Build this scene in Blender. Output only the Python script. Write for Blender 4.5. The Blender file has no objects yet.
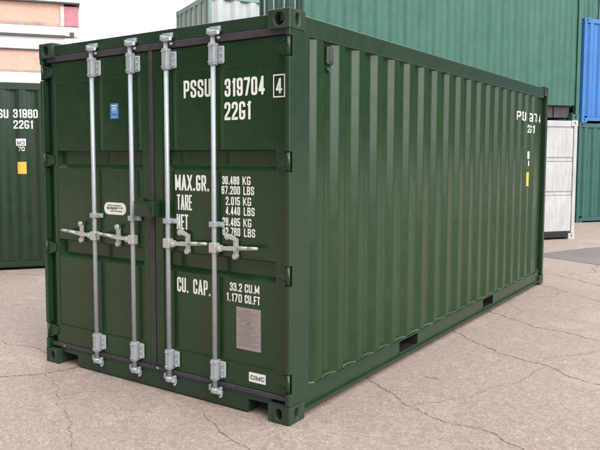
import bpy, bmesh, math, random
from mathutils import Vector, Matrix
R = math.radians
rnd = random.Random(7)
sc = bpy.context.scene
COL = sc.collection

# ---------------------------------------------------------------- camera
cam_d = bpy.data.cameras.new('camera')
cam = bpy.data.objects.new('camera', cam_d)
COL.objects.link(cam)
cr = Vector((0.816254, 0.577693, 0.000226))
cu = Vector((-0.044907, 0.063062, 0.996999))
cf = Vector((-0.575945, 0.813814, -0.077417))
CP = Vector((2.379157, -3.503505, 1.696929))
M = Matrix((cr, cu, -cf)).transposed().to_4x4()
M.translation = CP
cam.matrix_world = M
cam_d.sensor_fit = 'HORIZONTAL'
cam_d.sensor_width = 36
cam_d.lens = 692.06 / 600 * 36
cam_d.shift_x = 24.006 / 600
cam_d.shift_y = -15.08 / 600
cam_d.clip_start = 0.05
cam_d.clip_end = 2000
sc.camera = cam

# ---------------------------------------------------------------- light (overcast day)
SUN_EL, SUN_AZ = 46, -22            # azimuth of the brightest sky, degrees from +X
world = bpy.data.worlds.new('World')
sc.world = world
world.use_nodes = True
wn = world.node_tree
for n in list(wn.nodes):
    wn.nodes.remove(n)
wo = wn.nodes.new('ShaderNodeOutputWorld')
bg = wn.nodes.new('ShaderNodeBackground')
sky = wn.nodes.new('ShaderNodeTexSky')
sky.sky_type = 'NISHITA'
sky.sun_disc = False
sky.sun_elevation = R(SUN_EL)
sky.sun_rotation = R(90 - SUN_AZ)
sky.air_density = 1.0
sky.dust_density = 4.0
sky.ozone_density = 1.0
# cloud deck: pale, even, slightly broken by a soft noise
tc = wn.nodes.new('ShaderNodeTexCoord')
cn = wn.nodes.new('ShaderNodeTexNoise')
cn.inputs['Scale'].default_value = 2.2
cn.inputs['Detail'].default_value = 5
rp = wn.nodes.new('ShaderNodeValToRGB')
rp.color_ramp.elements[0].position = 0.25
rp.color_ramp.elements[0].color = (9.5, 9.8, 10.3, 1)
rp.color_ramp.elements[1].position = 0.75
rp.color_ramp.elements[1].color = (13.5, 13.4, 13.3, 1)
mx = wn.nodes.new('ShaderNodeMix')
mx.data_type = 'RGBA'
mx.inputs[0].default_value = 0.85
wn.links.new(tc.outputs['Generated'], cn.inputs['Vector'])
wn.links.new(cn.outputs['Fac'], rp.inputs['Fac'])
wn.links.new(sky.outputs['Color'], mx.inputs[6])
wn.links.new(rp.outputs['Color'], mx.inputs[7])
wn.links.new(mx.outputs[2], bg.inputs['Color'])
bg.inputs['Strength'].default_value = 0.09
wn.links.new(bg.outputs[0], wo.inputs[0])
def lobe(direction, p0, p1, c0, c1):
    # scales the sky around one direction; some lobes are added to shape reflections
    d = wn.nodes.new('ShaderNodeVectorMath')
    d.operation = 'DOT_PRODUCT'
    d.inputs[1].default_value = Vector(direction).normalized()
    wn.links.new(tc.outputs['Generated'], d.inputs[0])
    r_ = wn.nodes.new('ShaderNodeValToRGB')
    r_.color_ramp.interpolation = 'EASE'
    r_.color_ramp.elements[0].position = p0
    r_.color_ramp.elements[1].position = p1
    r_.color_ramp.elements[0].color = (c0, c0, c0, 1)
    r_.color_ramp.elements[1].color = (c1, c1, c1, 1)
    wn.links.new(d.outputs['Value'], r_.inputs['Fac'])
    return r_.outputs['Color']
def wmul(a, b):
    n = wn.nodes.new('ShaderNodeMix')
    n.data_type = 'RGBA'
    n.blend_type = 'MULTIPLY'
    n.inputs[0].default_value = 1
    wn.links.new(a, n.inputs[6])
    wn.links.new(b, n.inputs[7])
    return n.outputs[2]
skyc = wmul(mx.outputs[2], lobe((1, .05, .10), .74, .99, 1.0, 3.6))  # added low bright lobe, for pale strips on the rib flanks
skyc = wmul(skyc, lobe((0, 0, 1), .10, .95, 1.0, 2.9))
skyc = wmul(skyc, lobe((-.62, -.78, .0), .30, .88, 1.0, .16))  # added dark lobe behind the camera, dims what the doors reflect
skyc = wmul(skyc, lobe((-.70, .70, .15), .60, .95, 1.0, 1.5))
skyc = wmul(skyc, lobe((.46, .88, .0), .62, .90, 1.0, .18))  # added dark lobe in place of unseen containers mirrored in the ribs
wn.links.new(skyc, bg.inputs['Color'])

sd = bpy.data.lights.new('sun', 'SUN')
sd.energy = 1.1
sd.angle = R(22)
sd.color = (1.0, 0.965, 0.92)
so = bpy.data.objects.new('sun', sd)
COL.objects.link(so)
ldir = Vector((math.cos(R(SUN_EL)) * math.cos(R(SUN_AZ)), math.cos(R(SUN_EL)) * math.sin(R(SUN_AZ)), math.sin(R(SUN_EL))))
so.rotation_euler = ldir.to_track_quat('Z', 'Y').to_euler()
so.location = (6, -6, 12)

sc.view_settings.view_transform = 'Standard'
sc.view_settings.look = 'None'
sc.view_settings.gamma = 1
sc.view_settings.exposure = 0.11
sc.view_settings.use_curve_mapping = False
sc.render.engine = 'CYCLES'

# ---------------------------------------------------------------- materials
def nt(name):
    m = bpy.data.materials.new(name)
    m.use_nodes = True
    t = m.node_tree
    b = t.nodes['Principled BSDF']
    return m, t, b

def noise(t, scale, detail=4, rough=.55, vec=None, dist=0):
    n = t.nodes.new('ShaderNodeTexNoise')
    n.inputs['Scale'].default_value = scale
    n.inputs['Detail'].default_value = detail
    n.inputs['Roughness'].default_value = rough
    n.inputs['Distortion'].default_value = dist
    if vec is not None:
        t.links.new(vec, n.inputs['Vector'])
    return n.outputs['Fac']

def ramp(t, src, p0, p1, c0=(0, 0, 0, 1), c1=(1, 1, 1, 1)):
    n = t.nodes.new('ShaderNodeValToRGB')
    n.color_ramp.elements[0].position = p0
    n.color_ramp.elements[1].position = p1
    n.color_ramp.elements[0].color = c0
    n.color_ramp.elements[1].color = c1
    t.links.new(src, n.inputs['Fac'])
    return n.outputs['Color']

def mixc(t, fac, a, b, mode='MIX'):
    n = t.nodes.new('ShaderNodeMix')
    n.data_type = 'RGBA'
    n.blend_type = mode
    for sock, v in ((n.inputs[0], fac), (n.inputs[6], a), (n.inputs[7], b)):
        if isinstance(v, bpy.types.NodeSocket):
            t.links.new(v, sock)
        elif isinstance(v, (int, float)):
            sock.default_value = v
        else:
            sock.default_value = (*v[:3], 1)
    return n.outputs[2]

def coords(t, scale=(1, 1, 1)):
    c = t.nodes.new('ShaderNodeNewGeometry')
    mp = t.nodes.new('ShaderNodeMapping')
    mp.inputs['Scale'].default_value = scale
    t.links.new(c.outputs['Position'], mp.inputs['Vector'])
    return mp.outputs['Vector']

def bump(t, b, src, strength, dist):
    n = t.nodes.new('ShaderNodeBump')
    n.inputs['Strength'].default_value = strength
    n.inputs['Distance'].default_value = dist
    t.links.new(src, n.inputs['Height'])
    if b.inputs['Normal'].is_linked:
        t.links.new(b.inputs['Normal'].links[0].from_socket, n.inputs['Normal'])
    t.links.new(n.outputs['Normal'], b.inputs['Normal'])

def paint(name, c, rough=.38, spec=.5, fade=None, fade_amt=.0, dirt=.12, dirtc=(.16, .13, .10), rust=0.0, wave=.35, coat=0.0, d0=.52):
    m, t, b = nt(name)
    iso = coords(t)
    ver = coords(t, (3.0, 3.0, .35))
    n1 = noise(t, 2.3, 5, .6, iso)
    col = mixc(t, ramp(t, n1, .35, .7), [x * .90 for x in c], [min(1, x * 1.10) for x in c])
    if fade:
        n2 = noise(t, 1.6, 7, .65, ver)
        f2 = ramp(t, n2, .40, .72, (0, 0, 0, 1), (fade_amt,) * 3 + (1,))
        col = mixc(t, f2, col, fade)
    n3 = noise(t, 5.5, 8, .7, ver)
    col = mixc(t, ramp(t, n3, d0, d0 + .30, (0, 0, 0, 1), (dirt,) * 3 + (1,)), col, dirtc)
    if rust:
        n4 = noise(t, 7, 9, .75, iso)
        col = mixc(t, ramp(t, n4, .68 - rust * .1, .74, (0, 0, 0, 1), (.85, .85, .85, 1)), col, (.10, .045, .022))
    t.links.new(col, b.inputs['Base Color'])
    nr = noise(t, 9, 6, .6, iso)
    rr = ramp(t, nr, .3, .75, (rough - .06,) * 3 + (1,), (rough + .12,) * 3 + (1,))
    t.links.new(rr, b.inputs['Roughness'])
    b.inputs['Specular IOR Level'].default_value = spec
    b.inputs['Coat Weight'].default_value = coat
    b.inputs['Coat Roughness'].default_value = .25
    bump(t, b, noise(t, 3.2, 3, .5, iso), wave, .012)
    bump(t, b, noise(t, 180, 3, .5, iso), .02, .002)
    return m

def plain(name, c, rough=.6, metal=0.0, var=.15, scale=14, bmp=.1):
    m, t, b = nt(name)
    iso = coords(t)
    n1 = noise(t, scale, 6, .65, iso)
    col = mixc(t, ramp(t, n1, .3, .72), [x * (1 - var) for x in c], [min(1, x * (1 + var)) for x in c])
    t.links.new(col, b.inputs['Base Color'])
    rr = ramp(t, noise(t, scale * 2.3, 4, .6, iso), .3, .7, (max(.05, rough - .1),) * 3 + (1,), (min(1, rough + .1),) * 3 + (1,))
    t.links.new(rr, b.inputs['Roughness'])
    b.inputs['Metallic'].default_value = metal
    if bmp:
        bump(t, b, noise(t, scale * 6, 3, .5, iso), bmp, .003)
    return m

GREEN = paint('dark_green_paint', (.0090, .0365, .0095), rough=.22, spec=.55, dirt=.10, dirtc=(.035, .045, .028), wave=.22)
GREENB = paint('dark_green_frame_paint', (.0135, .038, .0185), rough=.30, dirt=.15, dirtc=(.06, .065, .045), wave=.15)
CAST = paint('casting_paint', (.016, .036, .020), rough=.45, d0=.47, dirt=.5, dirtc=(.10, .105, .085), wave=.4)
GREEN2 = paint('neighbour_green_paint', (.010, .030, .014), rough=.42, dirt=.2, dirtc=(.10, .10, .07))
TEALF = paint('faded_teal_paint', (.021, .112, .076), rough=.55, fade=(.055, .165, .122), fade_amt=.42, dirt=.25, dirtc=(.18, .22, .17), rust=.15, wave=.6)
TEALD = paint('deep_teal_paint', (.012, .085, .072), rough=.5, fade=(.03, .12, .10), fade_amt=.4, dirt=.2, dirtc=(.07, .09, .07), rust=.05)
BLUE = paint('bright_blue_paint', (.016, .135, .43), rough=.45, fade=(.045, .21, .48), fade_amt=.4, dirt=.12, dirtc=(.1, .14, .24), rust=.05)
WHITE = paint('white_paint', (.47, .47, .465), rough=.5, dirt=.6, dirtc=(.27, .26, .25), rust=.10, d0=.40)
MINT = paint('pale_mint_paint', (.50, .55, .54), rough=.55, dirt=.5, dirtc=(.35, .36, .36), fade=(.46, .42, .46), fade_amt=.7, rust=.05)
SAGE = paint('sage_frame_paint', (.20, .29, .26), rough=.55, dirt=.3, dirtc=(.14, .17, .16))
RUBBER = plain('gasket_rubber', (.044, .038, .047), rough=.5, var=.3, scale=20)
GALV = plain('galvanised_steel', (.40, .44, .47), rough=.42, metal=.35, var=.12, scale=30)
ZINC = plain('zinc_plated_steel', (.48, .48, .465), rough=.38, metal=.3, var=.15, scale=40)
DARKIN = plain('underframe_and_pocket_shade', (.012, .013, .012), rough=.8)  # near-black, also puts shade into fork pockets and sill notches
RUSTY = plain('dirty_steel', (.05, .047, .055), rough=.7, var=.4, scale=8)
WHITET = plain('white_lettering_paint', (.78, .79, .77), rough=.5, var=.05, scale=60, bmp=0)
YELLOW = plain('yellow_sticker_vinyl', (.78, .44, .06), rough=.45, var=.12, scale=60, bmp=0)
BLUEST = plain('blue_sticker_vinyl', (.05, .20, .52), rough=.35, var=.06, scale=60, bmp=0)
BLUELT = plain('pale_sticker_vinyl', (.48, .62, .78), rough=.35, var=.06, scale=60, bmp=0)
STICKW = plain('white_sticker_vinyl', (.76, .76, .74), rough=.4, var=.05, scale=60, bmp=0)
INK = plain('dark_ink', (.05, .05, .055), rough=.6, var=.1, scale=60, bmp=0)
PLATE = plain('etched_plate_metal', (.33, .29, .285), rough=.42, metal=.25, var=.1, scale=50, bmp=0)
INKP = plain('etched_ink', (.16, .12, .12), rough=.6, var=.2, scale=60, bmp=0)
CRACKM = plain('crack_dirt', (.12, .085, .066), rough=.95, var=.35, scale=25)
STONE = plain('grit_stone', (.22, .19, .16), rough=.9, var=.5, scale=9)
REDM = plain('faded_red_cladding', (.46, .19, .22), rough=.6, var=.15, scale=2)
BANDW = plain('white_render', (.86, .86, .85), rough=.7, var=.03, scale=1.5)
COPING = plain('dark_coping_metal', (.08, .07, .07), rough=.6, var=.2, scale=2)

def brick_mat():
    m, t, b = nt('salmon_brick')
    tcn = t.nodes.new('ShaderNodeTexCoord')
    br = t.nodes.new('ShaderNodeTexBrick')
    mp = t.nodes.new('ShaderNodeMapping')
    mp.inputs['Rotation'].default_value = (R(90), 0, 0)
    t.links.new(tcn.outputs['Object'], mp.inputs['Vector'])
    t.links.new(mp.outputs['Vector'], br.inputs['Vector'])
    br.inputs['Scale'].default_value = 3.4
    br.inputs['Color1'].default_value = (.60, .39, .31, 1)
    br.inputs['Color2'].default_value = (.54, .33, .255, 1)
    br.inputs['Mortar'].default_value = (.62, .44, .36, 1)
    br.inputs['Mortar Size'].default_value = .02
    iso = coords(t)
    c = mixc(t, ramp(t, noise(t, .9, 7, .7, iso), .42, .75, (0, 0, 0, 1), (.5, .5, .5, 1)), br.outputs['Color'], (.72, .50, .40))
    c = mixc(t, ramp(t, noise(t, 1.7, 7, .7, iso), .58, .8, (0, 0, 0, 1), (.6, .6, .6, 1)), c, (.40, .24, .18))
    t.links.new(c, b.inputs['Base Color'])
    b.inputs['Roughness'].default_value = .85
    return m
BRICK = brick_mat()

def ground_mat():
    m, t, b = nt('worn_concrete')
    v = coords(t)
    big = noise(t, .33, 6, .6, v, .6)
    mid = noise(t, 1.7, 8, .68, v, .4)
    fine = noise(t, 17, 8, .75, v)
    vf = noise(t, 70, 6, .8, v)
    c = mixc(t, ramp(t, big, .3, .7), (.310, .246, .205), (.415, .338, .290))
    c = mixc(t, ramp(t, mid, .36, .70), c, mixc(t, .5, c, (.49, .395, .33)))
    c = mixc(t, ramp(t, mid, .42, .24, (0, 0, 0, 1), (.5, .5, .5, 1)), c, (.24, .188, .158))
    st = noise(t, .62, 7, .7, coords(t, (1.0, 1.6, 1.0)), 1.2)
    c = mixc(t, ramp(t, st, .56, .72, (0, 0, 0, 1), (.30, .30, .30, 1)), c, (.20, .165, .145))
    c = mixc(t, ramp(t, fine, .42, .72, (0, 0, 0, 1), (.55, .55, .55, 1)), c, (.55, .46, .40))
    c = mixc(t, ramp(t, noise(t, 7.5, 8, .8, v), .30, .50, (.5, .5, .5, 1), (0, 0, 0, 1)), c, (.22, .165, .13))
    c = mixc(t, ramp(t, vf, .34, .54, (.9, .9, .9, 1), (0, 0, 0, 1)), c, (.165, .12, .095))
    v2 = noise(t, 38, 7, .82, v)
    c = mixc(t, ramp(t, v2, .53, .66, (0, 0, 0, 1), (.8, .8, .8, 1)), c, (.58, .50, .44))
    # exposed aggregate: pale chips and dark pits
    vo = t.nodes.new('ShaderNodeTexVoronoi')
    vo.inputs['Scale'].default_value = 55
    t.links.new(v, vo.inputs['Vector'])
    chip = ramp(t, vo.outputs['Distance'], .10, .26, (1, 1, 1, 1), (0, 0, 0, 1))
    sel = ramp(t, noise(t, 1.9, 6, .75, v), .50, .66)
    c = mixc(t, mixc(t, 1.0, chip, sel, 'MULTIPLY'), c, (.58, .53, .49))
    vo2 = t.nodes.new('ShaderNodeTexVoronoi')
    vo2.inputs['Scale'].default_value = 24
    t.links.new(v, vo2.inputs['Vector'])
    pit = ramp(t, vo2.outputs['Distance'], .08, .20, (1, 1, 1, 1), (0, 0, 0, 1))
    sel2 = ramp(t, noise(t, 9, 4, .6, v), .56, .63)
    pm = mixc(t, 1.0, pit, sel2, 'MULTIPLY')
    c = mixc(t, pm, c, (.15, .115, .095))
    # hairline crazing
    vo3 = t.nodes.new('ShaderNodeTexVoronoi')
    vo3.feature = 'DISTANCE_TO_EDGE'
    vo3.inputs['Scale'].default_value = .55
    wv = t.nodes.new('ShaderNodeVectorMath')
    wv.operation = 'ADD'
    nn = t.nodes.new('ShaderNodeTexNoise')
    nn.inputs['Scale'].default_value = 2.2
    nn.inputs['Detail'].default_value = 6
    t.links.new(v, nn.inputs['Vector'])
    sc_ = t.nodes.new('ShaderNodeVectorMath')
    sc_.operation = 'SCALE'
    sc_.inputs['Scale'].default_value = .7
    t.links.new(nn.outputs['Color'], sc_.inputs[0])
    t.links.new(v, wv.inputs[0])
    t.links.new(sc_.outputs[0], wv.inputs[1])
    t.links.new(wv.outputs[0], vo3.inputs['Vector'])
    hair = ramp(t, vo3.outputs['Distance'], .002, .007, (1, 1, 1, 1), (0, 0, 0, 1))
    hsel = ramp(t, noise(t, .8, 4, .6, v), .50, .66, (0, 0, 0, 1), (.40, .40, .40, 1))
    hm = mixc(t, 1.0, hair, hsel, 'MULTIPLY')
    c = mixc(t, hm, c, (.15, .11, .09))
    t.links.new(c, b.inputs['Base Color'])
    b.inputs['Roughness'].default_value = .9
    b.inputs['Specular IOR Level'].default_value = .25
    bump(t, b, fine, .5, .02)
    bump(t, b, vf, .6, .006)
    bump(t, b, mixc(t, .5, hm, pm), -.5, .01)
    return m
GROUND = ground_mat()

def patch_mat():
    m, t, b = nt('grey_asphalt_patch')
    v = coords(t)
    c = mixc(t, ramp(t, noise(t, .9, 6, .65, v), .35, .7), (.135, .118, .116), (.175, .153, .150))
    c = mixc(t, ramp(t, noise(t, 45, 6, .8, v), .42, .7, (0, 0, 0, 1), (.5, .5, .5, 1)), c, (.25, .22, .205))
    t.links.new(c, b.inputs['Base Color'])
    b.inputs['Roughness'].default_value = .9
    bump(t, b, noise(t, 45, 6, .8, v), .5, .008)
    return m
PATCH = patch_mat()

# ---------------------------------------------------------------- mesh helpers
class MB:
    def __init__(s, off=(0, 0, 0)):
        s.bm = bmesh.new()
        s.off = Vector(off)

    def v(s, p):
        return s.bm.verts.new(p)

    def face(s, pts):
        return s.bm.faces.new([s.bm.verts.new(p) for p in pts])

    def box(s, lo, hi, bev=0.0, seg=2):
        a = [min(lo[i], hi[i]) for i in range(3)]
        b = [max(lo[i], hi[i]) for i in range(3)]
        P = [(x, y, z) for x in (a[0], b[0]) for y in (a[1], b[1]) for z in (a[2], b[2])]
        V = [s.v(p) for p in P]
        F = [s.bm.faces.new([V[i] for i in f]) for f in ((0, 1, 3, 2), (4, 6, 7, 5), (0, 4, 5, 1), (2, 3, 7, 6), (0, 2, 6, 4), (1, 5, 7, 3))]
        if bev > 0:
            E = list({e for f in F for e in f.edges})
            bmesh.ops.bevel(s.bm, geom=E, offset=bev, segments=seg, affect='EDGES', profile=.5)
        return s

    def prism(s, pts, ext, bev=0.0):
        ext = Vector(ext)
        A = [s.v(p) for p in pts]
        B = [s.v(Vector(p) + ext) for p in pts]
        n = len(A)
        F = [s.bm.faces.new(A), s.bm.faces.new(B[::-1])]
        for i in range(n):
            F.append(s.bm.faces.new((A[i], B[i], B[(i + 1) % n], A[(i + 1) % n])))
        if bev > 0:
            E = list({e for f in F for e in f.edges})
            bmesh.ops.bevel(s.bm, geom=E, offset=bev, segments=2, affect='EDGES', profile=.5)
        return s

    def cyl(s, p0, p1, r0, r1=None, n=16, caps=True):
        p0, p1 = Vector(p0), Vector(p1)
        r1 = r0 if r1 is None else r1
        d = (p1 - p0).normalized()
        a = d.orthogonal().normalized()
        b = d.cross(a)
        A, B = [], []
        for i in range(n):
            t = 2 * math.pi * i / n
            o = a * math.cos(t) + b * math.sin(t)
            A.append(s.v(p0 + o * r0))
            B.append(s.v(p1 + o * r1))
        for i in range(n):
            f = s.bm.faces.new((A[i], A[(i + 1) % n], B[(i + 1) % n], B[i]))
            f.smooth = True
        if caps:
            s.bm.faces.new(A[::-1])
            s.bm.faces.new(B)
        return s

    def tube(s, pts, r, n=10):
        for i in range(len(pts) - 1):
            s.cyl(pts[i], pts[i + 1], r, r, n)
        return s

    def holed(s, o, u, w, A, B, hw, hh, depth, ca=None, cb=None, N=32, rnd_=True):
        """rectangle o + a*u + b*w with a stadium hole whose walls go inward (along -(u x w))."""
        o, u, w = Vector(o), Vector(u).normalized(), Vector(w).normalized()
        nrm = u.cross(w)
        ca = A / 2 if ca is None else ca
        cb = B / 2 if cb is None else cb
        O, I, D = [], [], []
        r = min(hw, hh)
        for i in range(N):
            t = 2 * math.pi * i / N
            c, sn = math.cos(t), math.sin(t)
            k = 1 / max(abs(c), abs(sn))
            ox, oy = c * k, sn * k
            O.append(s.v(o + u * (A / 2 + ox * A / 2) + w * (B / 2 + oy * B / 2)))
            sg = lambda q: (q > 1e-6) - (q < -1e-6)
            ix = r * c + sg(c) * (hw - r)
            iy = r * sn + sg(sn) * (hh - r)
            p = o + u * (ca + ix) + w * (cb + iy)
            I.append(s.v(p))
            D.append(s.v(p - nrm * depth))
        for i in range(N):
            j = (i + 1) % N
            s.bm.faces.new((O[i], O[j], I[j], I[i]))
            f = s.bm.faces.new((I[i], I[j], D[j], D[i]))
            f.smooth = True
        s.bm.faces.new(D[::1])
        return s

    def corr(s, prof, z0, z1, pt, nz=1):
        """sheet from a profile [(along, depth)], pt(along, depth, z) -> point"""
        rows = []
        for a, d in prof:
            rows.append([s.v(pt(a, d, z0 + (z1 - z0) * k / nz)) for k in range(nz + 1)])
        for i in range(len(rows) - 1):
            for k in range(nz):
                s.bm.faces.new((rows[i][k], rows[i + 1][k], rows[i + 1][k + 1], rows[i][k + 1]))
        return s

    def build(s, name, mat, parent=None, bevel=0.0, fixn=True, kind=None):
        bm = s.bm
        if fixn:
            bmesh.ops.recalc_face_normals(bm, faces=bm.faces[:])
        if s.off.length:
            bmesh.ops.translate(bm, verts=bm.verts[:], vec=-s.off)
        me = bpy.data.meshes.new(name)
        bm.to_mesh(me)
        bm.free()
        me.materials.append(mat)
        o = bpy.data.objects.new(name, me)
        COL.objects.link(o)
        if parent is not None:
            o.parent = parent
        if bevel:
            bv = o.modifiers.new('bevel', 'BEVEL')
            bv.width = bevel
            bv.segments = 2
            bv.limit_method = 'ANGLE'
            bv.angle_limit = R(50)
        if kind:
            o['kind'] = kind
        return o

def thing(name, label, cat, loc=(0, 0, 0), rotz=0, group=None):
    o = bpy.data.objects.new(name, None)
    o.empty_display_size = .3
    COL.objects.link(o)
    o.location = loc
    o.rotation_euler = (0, 0, rotz)
    o['label'] = label
    o['category'] = cat
    if group:
        o['group'] = group
    return o

# ---------------------------------------------------------------- condensed stencil lettering
def rrp(x0, y0, x1, y1, c=.27, d=.10):
    w = x1 - x0
    c = c * w
    return [(x0, y0 + d), (x0, y1 - d), (x0 + c * .3, y1 - d * .3), (x0 + c, y1), (x1 - c, y1), (x1 - c * .3, y1 - d * .3), (x1, y1 - d),
            (x1, y0 + d), (x1 - c * .3, y0 + d * .3), (x1 - c, y0), (x0 + c, y0), (x0 + c * .3, y0 + d * .3), (x0, y0 + d)]
def arcU(a):  # open bowl helpers
    return a
GL = {
 '0': (1, [rrp(0, 0, 1, 1)]),
 'O': (1, [rrp(0, 0, 1, 1)]),
 '8': (1, [rrp(0, 0, 1, .53), rrp(0, .53, 1, 1)]),
 '9': (1, [rrp(0, .43, 1, 1), [(1, .72), (1, .10), (.9, .03), (.73, 0), (.27, 0), (.1, .03), (0, .10), (0, .22)]]),
 '6': (1, [rrp(0, 0, 1, .57), [(0, .28), (0, .90), (.1, .97), (.27, 1), (.73, 1), (.9, .97), (1, .90), (1, .78)]]),
 '3': (1, [[(0, .78), (0, .90), (.1, .97), (.27, 1), (.73, 1), (.9, .97), (1, .90), (1, .63), (.9, .56), (.72, .53), (.4, .53)],
           [(.6, .53), (.72, .53), (.9, .50), (1, .43), (1, .10), (.9, .03), (.73, 0), (.27, 0), (.1, .03), (0, .10), (0, .22)]]),
 '1': (.5, [[(.8, 0), (.8, 1)], [(.0, .80), (.35, .86), (.72, .93)]]),
 '2': (1, [[(0, .76), (0, .90), (.1, .97), (.27, 1), (.73, 1), (.9, .97), (1, .90), (1, .66), (.85, .52), (.1, .16), (0, .06), (0, 0), (1, 0)]]),
 '4': (1, [[(.70, 0), (.70, 1)], [(.62, .98), (.02, .24)], [(0, .22), (1.0, .22)]]),
 '5': (1, [[(.95, 1), (0, 1), (0, .55), (.7, .57), (.9, .53), (1, .45), (1, .10), (.9, .03), (.73, 0), (.27, 0), (.1, .03), (0, .10), (0, .22)]]),
 '7': (1, [[(0, 1), (1, 1), (1, .9), (.4, 0)]]),
 'P': (1, [[(0, 0), (0, 1)], [(0, 1), (.72, 1), (.9, .97), (1, .90), (1, .53), (.9, .46), (.72, .43), (0, .43)]]),
 'R': (1.05, [[(0, 0), (0, 1)], [(0, 1), (.72, 1), (.9, .97), (1, .90), (1, .57), (.9, .50), (.72, .47), (0, .47)], [(.6, .47), (1, 0)]]),
 'S': (1, [[(1, .76), (1, .90), (.9, .97), (.73, 1), (.27, 1), (.1, .97), (0, .90), (0, .68), (.12, .58), (.88, .42), (1, .32), (1, .10), (.9, .03), (.73, 0), (.27, 0), (.1, .03), (0, .10), (0, .24)]]),
 'U': (1, [[(0, 1), (0, .10), (.1, .03), (.27, 0), (.73, 0), (.9, .03), (1, .10), (1, 1)]]),
 'G': (1, [[(1, .82), (1, .90), (.9, .97), (.73, 1), (.27, 1), (.1, .97), (0, .90), (0, .10), (.1, .03), (.27, 0), (.73, 0), (.9, .03), (1, .10), (1, .42), (.68, .42)]]),
 'C': (1, [[(1, .72), (1, .90), (.9, .97), (.73, 1), (.27, 1), (.1, .97), (0, .90), (0, .10), (.1, .03), (.27, 0), (.73, 0), (.9, .03), (1, .10), (1, .28)]]),
 'c': (1, [[(1, .93), (.9, 1), (.2, 1), (0, .90), (0, .10), (.2, 0), (.9, 0), (1, .07)]]),
 'M': (1.5, [[(0, 0), (0, 1)], [(.02, .98), (.5, .12)], [(.98, .98), (.5, .12)], [(1, 0), (1, 1)]]),
 'N': (1.1, [[(0, 0), (0, 1)], [(.02, .97), (.98, .03)], [(1, 0), (1, 1)]]),
 'A': (1.15, [[(0, 0), (.46, .98)], [(1, 0), (.54, .98)], [(.25, .26), (.75, .26)]]),
 'X': (1.1, [[(0, 0), (1, 1)], [(0, 1), (1, 0)]]),
 'T': (1.0, [[(0, 1), (1, 1)], [(.5, 1), (.5, 0)]]),
 'E': (.85, [[(1, 1), (0, 1), (0, 0), (1, 0)], [(0, .52), (.85, .52)]]),
 'F': (.85, [[(1, 1), (0, 1), (0, 0)], [(0, .50), (.85, .50)]]),
 'L': (.85, [[(0, 1), (0, 0), (1, 0)]]),
 'I': (.2, [[(.5, 0), (.5, 1)]]),
 'K': (1.05, [[(0, 0), (0, 1)], [(.95, 1), (.08, .42)], [(.34, .58), (1, 0)]]),
 'B': (1, [[(0, 0), (0, 1)], [(0, 1), (.72, 1), (.9, .97), (.95, .90), (.95, .62), (.85, .55), (.7, .53), (0, .53)], [(.7, .53), (.88, .50), (1, .42), (1, .10), (.9, .03), (.72, 0), (0, 0)]]),
 '.': (.18, [[(.5, 0), (.5, .01)]]),
}
def stroke(m, pts, th, place, lift, zlim=None):
    closed = len(pts) > 2 and (Vector(pts[0]) - Vector(pts[-1])).length < 1e-6
    P = [Vector(p) for p in (pts[:-1] if closed else pts)]
    n = len(P)
    if not closed:
        for i, j in ((0, 1), (n - 1, n - 2)):
            d = (P[i] - P[j]).normalized()
            if abs(d.x) < .02 or abs(d.y) < .02:
                k = th / 2
            else:
                k = min(th, th / 2 / max(abs(d.y), .3)) + th * .3
            if zlim and abs(d.x) >= .02 and abs(d.y) >= .02 and zlim[0] + th < P[i].y < zlim[1] - th: k = 0
            P[i] = P[i] + d * k
    L, Rr = [], []
    cl = (lambda p: Vector((p.x, min(max(p.y, zlim[0]), zlim[1])))) if zlim else (lambda p: p)
    for i in range(n):
        a = P[i - 1] if (i > 0 or closed) else None
        b = P[(i + 1) % n] if (i < n - 1 or closed) else None
        d0 = (P[i] - a).normalized() if a is not None else None
        d1 = (b - P[i]).normalized() if b is not None else None
        if d0 is None: d0 = d1
        if d1 is None: d1 = d0
        n0, n1 = Vector((-d0.y, d0.x)), Vector((-d1.y, d1.x))
        mt = n0 + n1
        if mt.length < 1e-4: mt = n0.copy()
        mt.normalize()
        k = (th / 2) / max(.45, mt.dot(n0))
        L.append(m.v(place(*cl(P[i] + mt * k), lift)))
        Rr.append(m.v(place(*cl(P[i] - mt * k), lift)))
    for i in range(n if closed else n - 1):
        j = (i + 1) % n
        m.bm.faces.new((L[i], L[j], Rr[j], Rr[i]))

def lettering(m, s, x0, x1, z0, z1, place, th=None, gap=.30):
    """fit string s into the box; place(u, z, lift) -> 3d point, u runs the reading way"""
    H = z1 - z0
    th = min(H * .155, (x1 - x0) / len(s) * .36) if th is None else th
    tot = 0
    for i, ch in enumerate(s):
        tot += (.6 if ch == ' ' else GL[ch][0]) + (gap + .32 if i < len(s) - 1 else 0)
    # inner glyph width unit q and stroke th: each glyph occupies w*q + th; simple linear solve
    n = len(s)
    A = sum(.55 if ch == ' ' else GL[ch][0] for ch in s) + gap * (n - 1)
    q = ((x1 - x0) - n * th) / A
    x = x0
    k = 0
    for ch in s:
        if ch == ' ':
            x += .55 * q + th + gap * q
            continue
        w, strokes = GL[ch]
        for st in strokes:
            pts = []
            for (a, b) in st:
                p = (x + th / 2 + a * w * q, z0 + th / 2 + b * (H - th))
                if pts and (Vector(p) - Vector(pts[-1])).length < 1e-6: continue
                pts.append(p)
            if ch == '.':
                pts = [(x + th / 2 + w * q * .5, z0 + th * .5), (x + th / 2 + w * q * .5, z0 + th * .6)]
            stroke(m, pts, th, place, .0003 * k, (z0, z1))
            k = (k + 1) % 3
        x += w * q + th + gap * q

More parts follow.
